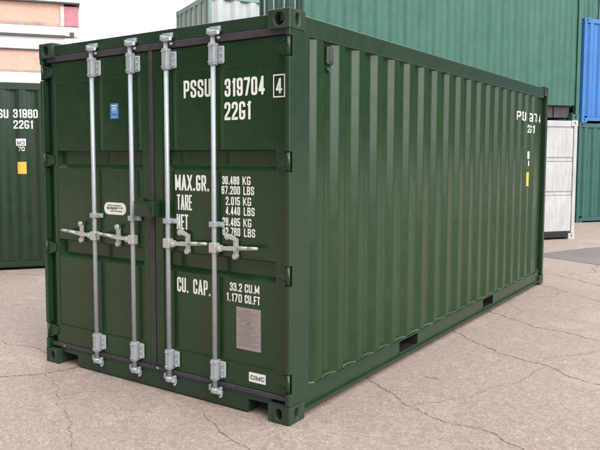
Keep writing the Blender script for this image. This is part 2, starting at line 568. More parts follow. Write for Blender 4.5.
# ---------------------------------------------------------------- ground
g = MB()
nx = 24
for i in range(nx):
    for j in range(nx):
        def gp(a):
            t = a / nx * 2 - 1
            return math.copysign(abs(t) ** 3, t) * 400
        g.face([(gp(i), gp(j), 0), (gp(i + 1), gp(j), 0), (gp(i + 1), gp(j + 1), 0), (gp(i), gp(j + 1), 0)])
bmesh.ops.remove_doubles(g.bm, verts=g.bm.verts[:], dist=1e-4)
g.build('ground', GROUND, kind='structure')

pm = MB()
pts = [(-2.4, 9.05), (-.774, 8.98), (-.45, 9.8), (-.058, 10.649), (3.2, 18.8), (4.6, 17.6), (.95, 7.9), (.389, 8.115), (-.609, 8.56), (-1.6, 8.8)]
pm.face([(x, y, .004) for x, y in pts])
pm.build('asphalt_patch', PATCH, kind='structure')

CR = [
 ([(-3.6, -1.1), (-2.9, -.8), (-2.37, -.473), (-2.245, -.34), (-2.161, -.219), (-2.117, -.111), (-2.086, .039), (-1.9, .6)], .013),
 ([(-2.161, -.219), (-1.925, -.331), (-1.658, -.488), (-1.352, -.649), (-1.097, -.84), (-.817, -1.002)], .005),
 ([(-.597, -.135), (-.409, -.234), (-.232, -.34), (-.113, -.382), (.026, -.437), (.3, -.62)], .008),
 ([(-.35, 1.3), (-.063, 1.162), (.124, 1.011), (.29, .918), (.457, .77), (.58, .721), (.732, .656), (.842, .632), (1.059, .649), (1.327, .484), (1.8, .3)], .010),
 ([(-.2, 3.0), (.133, 2.752), (.389, 2.554), (.578, 2.379), (.812, 2.295), (1.023, 2.243), (1.44, 1.998), (2.2, 1.7)], .012),
 ([(-.1, 4.0), (.316, 3.713), (.718, 3.49), (1.008, 3.417), (1.234, 3.317), (2.2, 3.0)], .013),
 ([(-.201, 6.906), (.051, 6.774), (.28, 6.641), (.76, 6.011), (1.4, 5.5)], .016),
 ([(-.145, 5.967), (.303, 5.687), (.91, 5.159), (1.6, 4.8)], .012),
 ([(-6.9, 2.33), (-6.743, 2.37), (-6.352, 2.435), (-5.927, 2.531), (-5.3, 2.7)], .014),
 ([(.302, 1.421), (.36, 1.43), (.424, 1.419)], .012),
 ([(-5.0, .5), (-4.2, .35), (-3.4, .15), (-2.9, .18), (-2.45, .1)], .010),
 ([(-2.6, -1.9), (-1.9, -1.55), (-1.2, -1.6), (-.5, -1.35), (.1, -1.45)], .007),
]
CR += [
 ([(.9, 2.27), (1.1, 2.7), (1.3, 3.2), (1.25, 3.6), (1.5, 4.4)], .006),
 ([(.3, 3.75), (.0, 4.6), (.35, 5.3), (.25, 5.7)], .006),
 ([(.46, .77), (.75, 1.2), (.95, 1.7), (1.0, 2.24)], .005),
 ([(-1.66, -.49), (-1.5, -.25), (-1.35, -.15)], .006),
 ([(.05, 6.75), (.4, 7.4), (.3, 8.2)], .012),
 ([(.28, 6.64), (1.0, 6.9), (2.2, 7.0)], .012),
]
def crack(pts, w):
    P = [Vector((x, y)) for x, y in pts]
    for it in range(5):
        Q = [P[0]]
        for a, b in zip(P, P[1:]):
            d = b - a
            if d.length > .016:
                q = (a + b) / 2 + Vector((-d.y, d.x)) * rnd.uniform(-.13, .13)
                Q += [q, b]
            else:
                Q.append(b)
        P = Q
    m = MB()
    L = []
    n = len(P)
    for i, p in enumerate(P):
        d = (P[min(i + 1, n - 1)] - P[max(i - 1, 0)]).normalized()
        nn = Vector((-d.y, d.x))
        ww = w * rnd.uniform(.08, 1.0) * .42 * (.25 if i in (0, n - 1) else 1)
        L.append((m.v((*(p + nn * ww), .003)), m.v((*(p - nn * ww), .003))))
    for a, b in zip(L, L[1:]):
        m.bm.faces.new((a[0], b[0], b[1], a[1]))
    m.build('pavement_crack', CRACKM, kind='structure')
for c in CR:
    crack(*c)

# loose grit
gm = MB()
def pebble(x, y, r):
    a = rnd.uniform(0, 6.28)
    pts = [Vector((x + r * math.cos(a + k * 1.2566) * rnd.uniform(.6, 1.2), y + r * math.sin(a + k * 1.2566) * rnd.uniform(.6, 1.2), 0)) for k in range(5)]
    top = Vector((x, y, r * rnd.uniform(.4, .8)))
    V = [gm.v(p) for p in pts]
    T = gm.v(top)
    for k in range(5):
        gm.bm.faces.new((V[k], V[(k + 1) % 5], T))
for k in range(1600):
    x = rnd.uniform(-6.5, 2.6)
    y = rnd.uniform(-2.4, 9)
    if -2.5 < x < .02 and -.02 < y < 6.1: continue
    pebble(x, y, rnd.uniform(.002, .007) if rnd.random() < .93 else rnd.uniform(.008, .014))
gm.build('loose_grit', STONE, kind='stuff')

# ---------------------------------------------------------------- shared builder bits
def casting(m, ox, oy, oz, sx, sy, sz, A, B, H, frnt, side):
    """corner casting: outer corner at (ox,oy,oz) growing along sx,sy,sz; A along x, B along y, H along z.
    frnt: (half width, half height) of the hole on the face normal to y; side: the same on the face normal to x"""
    x0, x1 = sorted((ox, ox + sx * A))
    y0, y1 = sorted((oy, oy + sy * B))
    z0, z1 = sorted((oz, oz + sz * H))
    # outer y face (at oy)
    if sy > 0:
        m.holed((x0, oy, z0), (1, 0, 0), (0, 0, 1), A, H, *frnt, .07)
    else:
        m.holed((x1, oy, z0), (-1, 0, 0), (0, 0, 1), A, H, *frnt, .07)
    m.face([(x0, y1 if sy > 0 else y0, z0), (x1, y1 if sy > 0 else y0, z0), (x1, y1 if sy > 0 else y0, z1), (x0, y1 if sy > 0 else y0, z1)])
    if sx < 0:
        m.holed((ox, y0, z0), (0, 1, 0), (0, 0, 1), B, H, *side, .07)
    else:
        m.holed((ox, y1, z0), (0, -1, 0), (0, 0, 1), B, H, *side, .07)
    xi = x0 if sx < 0 else x1
    m.face([(xi, y0, z0), (xi, y1, z0), (xi, y1, z1), (xi, y0, z1)])
    if sz < 0:
        m.holed((x0, y0, z1), (1, 0, 0), (0, 1, 0), A, B, .030, .058, .07)
        m.face([(x0, y0, z0), (x1, y0, z0), (x1, y1, z0), (x0, y1, z0)])
    else:
        m.face([(x0, y0, z0), (x1, y0, z0), (x1, y1, z0), (x0, y1, z0)])
        m.face([(x0, y0, z1), (x1, y0, z1), (x1, y1, z1), (x0, y1, z1)])
    bmesh.ops.remove_doubles(m.bm, verts=m.bm.verts[:], dist=5e-4)

def profile(a0, a1, pitch, depth, ridge, valley, out=0.0, rf=.010):
    """rounded trapezoid corrugation from a0 to a1: list of (along, depth)"""
    sl = (pitch - ridge - valley) / 2
    raw = [(a0, out + depth)]
    x = a0 + valley / 2
    while x + sl * 2 + ridge + valley / 2 <= a1 + 1e-6:
        raw += [(x, out + depth), (x + sl, out), (x + sl + ridge, out), (x + 2 * sl + ridge, out + depth)]
        x += pitch
    raw.append((a1, out + depth))
    res = [raw[0]]
    for i in range(1, len(raw) - 1):
        a, b, c = Vector(raw[i - 1]), Vector(raw[i]), Vector(raw[i + 1])
        d0, d1 = (a - b), (c - b)
        r0 = min(rf, d0.length * .4)
        r1 = min(rf, d1.length * .4)
        p0 = b + d0.normalized() * r0
        p2 = b + d1.normalized() * r1
        for tt in (0, .33, .67, 1):
            q = p0 * (1 - tt) ** 2 + b * 2 * tt * (1 - tt) + p2 * tt ** 2
            res.append((q.x, q.y))
    res.append(raw[-1])
    return res

# ================================================================ MAIN CONTAINER (door end faces -y, long side faces +x)
W, L, H = 2.438, 6.058, 2.591
ROOT = Vector((-W / 2, L / 2, 0))
main = thing('shipping_container', 'glossy dark green shipping container in the foreground, galvanised locking bars on its doors', 'shipping container', ROOT)
def mb():
    return MB(ROOT)
XL = -W
MIR = lambda x: -W - x      # mirror an x across the middle of the door end

# corner castings
for (ox, sx) in ((0, -1), (XL, 1)):
    for (oy, sy) in ((0, 1), (L, -1)):
        for (oz, sz) in ((0, 1), (H, -1)):
            m = mb()
            if sz < 0:
                casting(m, ox, oy, oz, sx, sy, sz, .162, .178, .118, (.036, .040) if oy == 0 else (.03, .04), (.021, .037))
            else:
                casting(m, ox, oy, oz, sx, sy, sz, .162, .178, .118, (.022, .036), (.020, .036))
            m.build('corner_casting', CAST, main, bevel=.007)

# hinge heights
HZ = (2.365, 1.662, .950, .262)
NOTCH = .062
# front corner posts with a notch at every hinge
for sgn in (0, 1):
    X = (lambda x: x) if sgn == 0 else MIR
    m = mb()
    zs = [.118]
    for z in sorted(HZ):
        zs += [z - NOTCH, z + NOTCH]
    zs.append(H - .118)
    for i in range(0, len(zs), 2):
        m.box((X(-.034), .003, zs[i] + .001), (X(-.003), .062, zs[i + 1] - .001), .005)
    m.box((X(-.0135), .040, .119), (X(-.0035), .233, H - .119), .002)
    m.box((X(-.075), .185, .119), (X(-.014), .233, H - .119), .002)
    m.box((X(-.060), .075, .119), (X(-.014), .090, H - .119))
    m.build('corner_post', GREENB, main)
for sgn in (0, 1):
    X = (lambda x: x) if sgn == 0 else MIR
    m = mb()
    m.box((X(-.10), L - .003, .119), (X(-.003), L - .070, H - .119), .008)
    m.build('corner_post', GREENB, main)

# door header and sill
m = mb()
m.box((XL + .163, .036, 2.492), (-.163, .050, 2.572), .004)
m.box((XL + .163, .051, 2.485), (-.163, .150, 2.568), .004)
m.box((XL + .036, .078, 2.425), (-.036, .155, 2.484))
m.build('door_header', GREENB, main)
m = mb()
y0, y1 = .036, .052
nL, nR = -2.079, -.351
zt = .128
m.prism([(XL + .163, y0, .100), (nL - .004, y0, .100), (nL, y0, .096), (nL, y0, .012), (nR, y0, .012), (nR, y0, .096), (nR + .004, y0, .100), (-.163, y0, .100), (-.163, y0, zt), (XL + .163, y0, zt)], (0, y1 - y0, 0), .003)
m.box((XL + .163, .028, .1285), (-.163, .150, .136), .002)
m.box((nL + .002, y1 + .001, .012), (nL + .01, .149, .1), 0)
m.box((nR - .01, y1 + .001, .012), (nR - .002, .149, .1), 0)
m.box((nL + .012, y1 + .001, .014), (nR - .012, .14, .022), 0)
m.build('door_sill', GREENB, main)

# top and bottom side rails
FORK = ((1.655, 2.02), (3.715, 4.05))
for sgn in (0, 1):
    X = (lambda x: x) if sgn == 0 else MIR
    m = mb()
    m.box((X(-.068), .180, 2.445), (X(-.010), L - .180, 2.5705), .009, 3)
    m.build('top_rail', GREENB, main)
    m = mb()
    m.box((X(-.034), .179, .062), (X(-.026), FORK[0][0], .182), 0)
    m.box((X(-.034), FORK[0][1], .062), (X(-.026), FORK[1][0], .182), 0)
    m.box((X(-.034), FORK[1][1], .062), (X(-.026), L - .179, .182), 0)
    m.box((X(-.075), .179, .183), (X(-.006), L - .179, .191), .002)
    m.box((X(-.075), .179, .046), (X(-.002), L - .179, .061), .003)
    for a, b in FORK:
        m.box((X(-.034), a, .0615), (X(-.020), b, .082), .002)
    m.build('bottom_rail', GREENB, main)

# corrugated side panels
PROF = profile(.236, L - .105, .2865, .034, .078, .072, .016, .012)
def depth_at(y, pr=PROF):
    for (a, d), (b, e) in zip(pr, pr[1:]):
        if a <= y <= b:
            return d + (e - d) * (y - a) / max(1e-9, b - a)
    return pr[-1][1]
side_panels = []
for sgn in (0, 1):
    m = mb()
    if sgn == 0:
        m.corr(PROF, .1915, 2.446, lambda a, d, z: (-d, a, z))
        for f in m.bm.faces: f.smooth = False
    else:
        m.corr(PROF, .1915, 2.446, lambda a, d, z: (XL + d, a, z))
    side_panels.append(m.build('side_panel', GREEN, main, fixn=False))
    bpy.context.view_layer.update()
for i, o in enumerate(side_panels):
    # normals outwards
    me = o.data
    want = 1 if i == 0 else -1
    s_ = sum(p.normal.x for p in me.polygons)
    if s_ * want < 0:
        me.flip_normals()
# sealant beads where the valleys meet the bottom rail
m = mb()
for (a, d), (b, e) in zip(PROF, PROF[1:]):
    if min(d, e) > .020:
        m.face([(-d + .0005, a, .199), (-e + .0005, b, .199), (-e + .007, b, .1918), (-d + .007, a, .1918)])
m.build('weld_bead', GALV if False else plain('grey_green_sealant', (.055, .075, .052), rough=.8, var=.7, scale=5), side_panels[0])

# ventilator on the side
m = mb()
VENT = plain('grey_plastic_vent', (.045, .06, .055), rough=.5, var=.3, scale=20)
xs = -depth_at(.53)
m.box((xs + .001, .487, 2.305), (xs + .026, .568, 2.425), .012, 3)
m.box((xs + .0265, .500, 2.320), (xs + .032, .555, 2.408), .003)
m.build('ventilator', VENT, side_panels[0])
m = mb()
m.box((xs + .001, .500, 2.265), (xs + .018, .520, 2.288), .003)
m.box((xs + .001, .5205, 2.250), (xs + .018, .545, 2.282), .003)
m.build('vent_rivet', VENT, side_panels[0])

# side lettering, wrapped over the corrugations
cutsY = [a for a, d in PROF]
def side_text(name, items, mat, shapes=()):
    m = mb()
    for (s, a, b, z0, z1) in items:
        lettering(m, s, a, b, z0, z1, lambda u, z, l: (l * 3, u, z))
    for (a, b, z0, z1) in shapes:
        m.face([(.0002, a, z0), (.0002, b, z0), (.0002, b, z1), (.0002, a, z1)])
    lo = min(v.co.y for v in m.bm.verts)
    hi = max(v.co.y for v in m.bm.verts)
    for c in cutsY:
        if lo < c < hi:
            bmesh.ops.bisect_plane(m.bm, geom=m.bm.verts[:] + m.bm.edges[:] + m.bm.faces[:], plane_co=(0, c, 0), plane_no=(0, 1, 0))
    for v in m.bm.verts:
        v.co.x += -depth_at(v.co.y) + .0012
    return m.build(name, mat, side_panels[0])
side_text('lettering', [('PSSU 319704 4', 4.84, 5.87, 2.125, 2.228)], WHITET)
side_text('lettering', [('22G1', 5.20, 5.50, 1.985, 2.08)], WHITET)
side_text('white_sticker', [], STICKW, [(5.21, 5.34, 1.665, 1.755), (5.24, 5.31, 1.58, 1.64)])
side_text('yellow_sticker', [], YELLOW, [(5.20, 5.33, 1.33, 1.50)])

# roof, end wall, floor and underframe
m = mb()
PR = profile(.16, L - .16, .209, .020, .09, .06, 0, .006)
m.corr(PR, XL + .07, -.07, lambda a, d, z: (z, a, 2.572 - d))
m.box((XL + .165, .001 + .15, 2.535), (-.165, .18, 2.5605))
m.build('roof_panel', GREEN, main)
m = mb()
PE = profile(XL + .105, -.105, .25, .045, .09, .07, .03, .01)
m.corr(PE, .19, 2.49, lambda a, d, z: (a, L - d, z))
m.box((XL + .163, L - .01, .03), (-.163, L - .07, .188))
m.box((XL + .163, L - .01, 2.492), (-.163, L - .07, 2.57))
m.build('end_panel', GREEN, main)
m = mb()
m.box((XL + .08, .16, .165), (-.08, L - .09, .196))
for a, b in FORK:  # pocket linings: the unlit inside is put into their near-black colour
    m.box((XL + .030, a - .008, .0625), (-.030, a - .001, .163), 0)
    m.box((XL + .030, b + .001, .0625), (-.030, b + .008, .163), 0)
    m.box((XL + .030, a, .0635), (-.030, b, .069), 0)
    m.box((-.9, a, .0695), (-.88, b, .163), 0)
m.box((nL + .012, .150, .010), (XL + .17, .158, .163), 0)  # dark sheets added behind the sill notches, standing in for shade
m.box((nR - .012, .150, .010), (-.17, .158, .163), 0)
k = .35
while k < L - .2:
    if not any(a - .03 < k < b + .03 for a, b in FORK):
        m.box((XL + .0765, k - .02, .055), (-.0765, k + .02, .164))
    k += .30
m.build('underframe', DARKIN, main)

# ---- doors
DY = .046       # face of the door frame
PY = .052       # face of the door sheet
REC = ((1.742, 1.598), (1.030, .884))     # recessed bands: top, bottom
TOPZ, BOTZ = 2.438, .168
SHT, SHB = 2.275, .318                    # sheet inside the frame
LBL = {}
def door(x0, x1, xi0, xi1, label=None):
    """x0..x1 leaf, xi0..xi1 sheet between the stiles"""
    m = mb()
    m.box((x0, DY, BOTZ), (xi0, DY + .05, TOPZ), .004)
    m.box((xi1, DY, BOTZ), (x1, DY + .05, TOPZ), .004)
    m.box((xi0 - .002, DY + .001, SHT), (xi1 + .002, DY + .05, TOPZ - .001), .003)
    m.box((xi0 - .002, DY + .001, BOTZ + .001), (xi1 + .002, DY + .05, SHB), .003)
    # pressed sheet, profile in z
    pz = [(SHB - .004, DY + .0012), (SHB, DY + .003), (SHB + .012, PY)]
    for (t, b) in REC[::-1]:
        pz += [(b, PY), (b + .002, PY + .001), (b + .034, PY + .042), (b + .038, PY + .044), (t - .016, PY + .044), (t - .013, PY + .042), (t - .002, PY + .001), (t, PY)]
    pz += [(SHT - .002, PY), (SHT + .002, DY + .004)]
    rows = [(m.v((xi0, y, z)), m.v((xi1, y, z))) for z, y in pz]
    for a, b in zip(rows, rows[1:]):
        f = m.bm.faces.new((a[0], a[1], b[1], b[0]))
    # end caps of the recesses: sloped cheeks
    for (t, b) in REC:
        for xe, sg in ((xi0, 1), (xi1, -1)):
            m.face([(xe + sg * .0012, PY - .0003, b + .001), (xe + sg * .016, PY + .0435, b + .037), (xe + sg * .016, PY + .0435, t - .016), (xe + sg * .0012, PY - .0003, t - .001)])
    d = m.build('door', GREEN, main)
    if label:
        d['label'] = label
    return d
dL = door(MIR(-.094), -1.236, MIR(-.135), -1.318, 'left door with a blue sticker and a white oval sticker')
dR = door(-1.204, -.060, -1.120, -.135, 'right door painted with white weights and numbers')
# back of the doors (plywood dark) keeps light out
m = mb()
m.box((XL + .05, .150, .2), (-.05, .156, 2.42))
m.build('door_backing', DARKIN, main)

# gaskets
def gasket(lo, hi, par):
    m = mb()
    m.box(lo, hi, .005, 2)
    return m.build('door_gasket', RUBBER, par)
GY = .034
gasket((XL + .044, GY, 2.442), (-1.221, GY + .03, 2.490), dL)
gasket((-1.219, GY, 2.442), (-.044, GY + .03, 2.490), dR)
gasket((XL + .044, GY - .004, .1365), (-1.221, GY + .02, .168), dL)
gasket((-1.219, GY - .004, .1365), (-.044, GY + .02, .168), dR)
gasket((-1.237, GY, .170), (-1.221, GY + .03, 2.440), dL)
gasket((-1.219, GY, .170), (-1.203, GY + .03, 2.440), dR)
gasket((XL + .036, .078, .170), (XL + .0935, .090, 2.440), dL)
gasket((-.0595, .0635, .170), (-.036, .075, 2.440), dR)

# hinges
for sgn, par in ((0, dR), (1, dL)):
    X = (lambda x: x) if sgn == 0 else MIR
    for z in HZ:
        m = mb()
        pts = [(X(-.020), .024, z - .050), (X(-.050), .028, z - .050), (X(-.100), .034, z - .034), (X(-.112), .036, z - .020), (X(-.112), .036, z + .020), (X(-.100), .034, z + .034), (X(-.050), .028, z + .050), (X(-.020), .024, z + .050)]
        m.prism(pts, (0, .012, 0), .002)
        for s in (-1, 1):   # raised ribs
            r = [(X(-.018), .012, z + s * .050), (X(-.055), .018, z + s * .047), (X(-.104), .030, z + s * .031), (X(-.104), .030, z + s * .022), (X(-.055), .018, z + s * .038), (X(-.018), .012, z + s * .040)]
            m.prism(r, (0, .014, 0), .0015)
        m.cyl((X(-.019), .018, z - .0595), (X(-.019), .018, z + .0595), .0125, n=14)
        m.build('hinge', GREENB, par)

# locking bars with their fittings
BARS = ((-1.819, dL, -1), (-1.399, dL, -1), (-1.042, dR, 1), (-.617, dR, 1))
BY, BR = .014, .0168
for (bx, par, hd) in BARS:
    m = mb()
    m.cyl((bx, BY, .118), (bx, BY, 2.512), BR, n=20)
    bar = m.build('locking_bar', GALV, par)
    for (z0, z1, up) in ((2.292, 2.438, 1), (.178, .322, -1)):
        m = mb()
        # bearing sleeve and bolted flange
        m.box((bx - .0245, BY - .022, z0), (bx + .0245, DY - .0005, z1), .006)
        m.box((bx + .025, .028, z0 + (.008 if up > 0 else .022)), (bx + .078, DY - .0005, z1 - (.022 if up > 0 else .008)), .010)
        for q in range(3):
            zz = z0 + .030 + q * .042
            m.cyl((bx + .054, .0282, zz), (bx + .054, .018, zz), .009, .008, 10)
        for q in (z0 + .02, z1 - .02):
            m.box((bx - .027, BY - .025, q - .005), (bx + .027, BY - .018, q + .005), .002)
        m.build('bar_bracket', GALV, par)
        # cam and keeper on header / sill
        m = mb()
        zc = 2.500 if up > 0 else .108
        m.cyl((bx, BY, zc - .018), (bx, BY, zc + .018), .027, n=14)
        m.prism([(bx - .018, BY - .026, zc - .014), (bx + .05, BY - .022, zc - .014), (bx + .062, BY - .006, zc - .014), (bx + .05, BY + .006, zc - .014), (bx - .018, BY + .022, zc - .014)], (0, 0, .026), .002)
        m.box((bx - .052, .006, zc - .006), (bx - .036, .0355, zc + .034), .003)
        m.box((bx - .045, .024, zc + .02 * up - .012), (bx + .052, .0355, zc + .02 * up + .024), .003)
        m.box((bx + .042, .000, zc + .012), (bx + .060, .0235, zc + .032), .003)
        m.cyl((bx + .045, .010, zc - .034), (bx + .045, .026, zc - .034), .010, n=10)
        m.build('cam_keeper', GALV, par)
    # guide clamp
    m = mb()
    zg = 1.243
    m.box((bx - .027, BY - .025, zg - .018), (bx + .027, DY - .0005, zg + .018), .004)
    m.box((bx + .0275, .024, zg - .017), (bx + .068, DY - .0005, zg + .017), .004)
    m.cyl((bx + .052, .0242, zg), (bx + .052, .016, zg), .010, .008, 10)
    m.build('bar_guide', GALV, par)
    # handle: hub, lever, grip
    zh = 1.086
    m = mb()
    m.box((bx - .030, BY - .026, zh - .034), (bx + .030, BY + .026, zh + .034), .006)
    m.box((bx + hd * .024, BY - .018, zh - .022), (bx + hd * .068, BY + .014, zh + .022), .004)
    m.cyl((bx + hd * .05, BY - .026, zh), (bx + hd * .05, BY + .020, zh), .011, n=12)
    e = bx + hd * .375
    zz = zh + .020
    m.prism([(bx + hd * .040, BY - .012, zh - .013), (bx + hd * .16, BY - .020, zh - .006), (e, BY - .026, zz - .006), (e + hd * .006, BY - .026, zz + .002), (e, BY - .026, zz + .013), (bx + hd * .22, BY - .024, zz + .008), (bx + hd * .040, BY - .012, zh + .013)], (0, .012, 0), .003)
    m.tube([(bx + hd * .21, BY - .021, zh + .012), (bx + hd * .30, BY - .024, zz + .002), (e, BY - .021, zz + .004)], .0098, 10)
    m.build('door_handle', ZINC, par)
    # catch that holds the lever
    m = mb()
    cx = bx + hd * .172
    m.box((cx - .016, .018, zh - .050), (cx + .016, DY - .0005, zh + .072), .006)
    m.cyl((cx, .012, zh - .046), (cx, DY - .001, zh - .046), .019, n=18)
    m.cyl((cx, .008, zh - .046), (cx, .0119, zh - .046), .011, n=12)
    hx = cx - (.0 if hd < 0 else .062)
    hz = zh + .082
    m.cyl((hx, .010, hz), (hx, .026, hz), .020, n=18)
    m.cyl((hx, .004, hz), (hx, .0099, hz), .010, n=12)
    if hd > 0:
        m.prism([(hx, .012, hz - .012), (cx + .0155, .012, hz - .028), (cx + .0155, .012, hz - .004), (hx + .03, .012, hz + .016), (hx, .012, hz + .02)], (0, .012, 0), .002)
    m.build('handle_catch', ZINC, par)

# lock box over the seam
m = mb()
m.box((-1.312, -.052, 1.268), (-1.122, .020, 1.372), .008, 3)
m.box((-1.316, -.056, 1.366), (-1.135, .020, 1.3735), .002)
lb = m.build('lock_box', GREENB, dR)
m = mb()
m.box((-1.345, .0205, 1.255), (-1.300, DY - .0005, 1.392), .004)
m.build('mounting_plate', GREENB, lb)
m = mb()
m.box((-1.190, .0205, 1.262), (-1.132, DY - .0005, 1.380), .004)
m.build('mounting_plate', GREENB, lb)
m = mb()
m.cyl((-1.146, -.058, 1.335), (-1.146, -.0525, 1.335), .017, n=18)
m.box((-1.152, -.0565, 1.285), (-1.140, -.0525, 1.327), .001)
m.build('keyhole', DARKIN, lb)

# lettering on the right door
SC = 1.0140
def PX(x): return CP.x + (x - CP.x) * SC
def PZ(z): return CP.z + (z - CP.z) * SC
TY = PY - .0012
def front(u, z, l):
    return (u, TY - l, z)
def frame_front(u, z, l):
    return (u, DY - .0012 - l, z)
def door_text(txt, a, b, z0, z1, place=front, **kw):
    m = mb()
    lettering(m, txt, PX(a), PX(b), PZ(z0), PZ(z1), place, **kw)
    return m.build('lettering', WHITET, dR)
door_text('PSSU', -.868, -.628, 2.088, 2.205)
door_text('319704', -.509, -.187, 2.080, 2.195)
door_text('22G1', -.512, -.296, 1.930, 2.045)
ck = door_text('4', -.098, -.051, 2.080, 2.172, frame_front)
m = mb()
bx0, bx1, bz0, bz1 = PX(-.115), PX(-.034), PZ(2.060), PZ(2.192)
stroke(m, [(bx0, bz0), (bx1, bz0), (bx1, bz1), (bx0, bz1), (bx0, bz0)], .008, frame_front, 0)
m.build('digit_frame', WHITET, dR)
door_text('MAX.GR.', -.957, -.645, 1.463, 1.570, gap=.30)
door_text('TARE', -.940, -.802, 1.328, 1.434, gap=.30)
door_text('NET', -.945, -.838, 1.192, 1.298, gap=.30)
for (a_, b_, u_, c_, d_, e_, z_) in (('30.480', -.534, -.392, 'KG', -.365, -.300, 1.513), ('67.200', -.540, -.386, 'LBS', -.358, -.272, 1.449),
                                 ('2.015', -.505, -.386, 'KG', -.362, -.296, 1.379), ('4.440', -.505, -.386, 'LBS', -.356, -.268, 1.315),
                                 ('28.465', -.534, -.386, 'KG', -.360, -.294, 1.242), ('62.760', -.534, -.386, 'LBS', -.354, -.264, 1.178)):
    door_text(a_, b_, u_, z_, z_ + .054, gap=.30)
    door_text(c_, d_, e_, z_, z_ + .054, gap=.30)
door_text('CU. CAP.', -.948, -.640, .755, .858, gap=.30)
for (a_, b_, u_, z_) in (('33.2', -.474, -.372, .815), ('CU.M', -.350, -.232, .815), ('1.170', -.503, -.374, .744), ('CU.FT', -.350, -.226, .744)):
    door_text(a_, b_, u_, z_, z_ + .055, gap=.30)

def plate(name, x0, x1, z0, z1, mat, par, y=PY, th=.002, r=.004):
    m = mb()
    w, h = x1 - x0, z1 - z0
    pts = []
    for (cx, cz, a0) in ((x1 - r, z1 - r, 0), (x0 + r, z1 - r, 90), (x0 + r, z0 + r, 180), (x1 - r, z0 + r, 270)):
        for k in range(7):
            a = R(a0 + k * 15)
            pts.append((cx + r * math.cos(a), y - .0006 - th, cz + r * math.sin(a)))
    m.prism(pts, (0, th, 0))
    return m.build(name, mat, par)
def dashes(m, x0, x1, z, h, y, dens=.75, jit=True):
    x = x0
    while x < x1 - .004:
        w = rnd.uniform(.006, .022)
        e = min(x + w, x1)
        m.face([(x, y, z), (e, y, z), (e, y, z + h), (x, y, z + h)])
        x = e + rnd.uniform(.003, .007)

# approval plate
ax0, ax1, az0, az1 = PX(-.419), PX(-.220), PZ(.437), PZ(.714)
pl = plate('approval_plate', ax0, ax1, az0, az1, PLATE, dR)
m = mb()
z = az1 - .022
r_ = 0
while z > az0 + .014:
    if r_ == 7:
        m.face([(ax0 + .085, PY - .0032, z), (ax0 + .115, PY - .0032, z), (ax0 + .115, PY - .0032, z + .009), (ax0 + .085, PY - .0032, z + .009)])
    else:
        dashes(m, ax0 + .014 + (.02 if r_ % 5 == 0 else 0), ax1 - .014 - rnd.choice((0, 0, .03, .06)), z, .0042, PY - .0032)
    z -= .0125
    r_ += 1
m.build('fine_print', INKP, pl)
for (a, b) in ((ax0 + .008, az0 + .008), (ax1 - .008, az0 + .008), (ax0 + .008, az1 - .008), (ax1 - .008, az1 - .008)):
    m = mb()
    m.cyl((a, PY - .0028, b), (a, PY - .0055, b), .004, .003, 8)
    m.build('rivet', ZINC, pl)

# maker's plate
cx0, cx1, cz0, cz1 = PX(-.312), PX(-.178), PZ(.235), PZ(.298)
cp = plate('maker_plate', cx0, cx1, cz0, cz1, STICKW, dR, y=DY)
m = mb()
lettering(m, 'cIMc', cx0 + .014, cx1 - .012, cz0 + .017, cz1 - .018, lambda u, z, l: (u, DY - .0034 - l, z), th=.0062, gap=.30)
m.build('lettering', INK, cp)

# stickers on the left door
sx0, sx1, sz0, sz1 = PX(-1.604), PX(-1.516), PZ(1.972), PZ(2.084)
bs = plate('blue_sticker', sx0, sx1, sz0, sz1, BLUEST, dL, th=.001)
m = mb()
yy = PY - .0022
for (a, b, c, d) in ((.16, .84, .80, .90), (.20, .78, .62, .74), (.16, .84, .52, .575), (.3, .5, .40, .45), (.55, .85, .40, .45), (.14, .86, .09, .13)):
    X0, X1 = sx0 + (sx1 - sx0) * a, sx0 + (sx1 - sx0) * b
    Z0, Z1 = sz0 + (sz1 - sz0) * c, sz0 + (sz1 - sz0) * d
    m.face([(X0, yy, Z0), (X1, yy, Z0), (X1, yy, Z1), (X0, yy, Z1)])
m.build('sticker_print', BLUELT, bs)
ox0, ox1, oz0, oz1 = PX(-1.690), PX(-1.452), PZ(1.262), PZ(1.352)
ov = plate('oval_sticker', ox0, ox1, oz0, oz1, STICKW, dL, th=.001, r=.044)
m = mb()
for (zz, a, b) in ((.70, .16, .80), (.52, .12, .86), (.42, .14, .60), (.24, .3, .82)):
    dashes(m, ox0 + (ox1 - ox0) * a, ox0 + (ox1 - ox0) * b, oz0 + (oz1 - oz0) * zz, .009, PY - .0022)
m.build('sticker_print', INK, ov)
# faint lashing weld points on the door frame
m = mb()
m.cyl((-2.25, .038, .150), (-2.235, .030, .150), .006, n=8)
m.build('bolt', GALV, dL)
m = mb()
m.cyl((-1.18, .026, .160), (-1.165, .022, .160), .007, n=8)
m.build('bolt', GALV, dR)

# ================================================================ BACKGROUND CONTAINERS
def ray_xy(px, depth):
    """ground position seen at column px at the given distance along the view"""
    t = (px - 275.994) / 692.06
    f = Vector((-.57768, .81626))
    r = Vector((.81626, .57768))
    p = Vector((CP.x, CP.y)) + (f + r * t) * depth
    return p
YAW = math.atan2(.8, .6)
WD = Vector((.6, .8))
BK = Vector((-.8, .6))

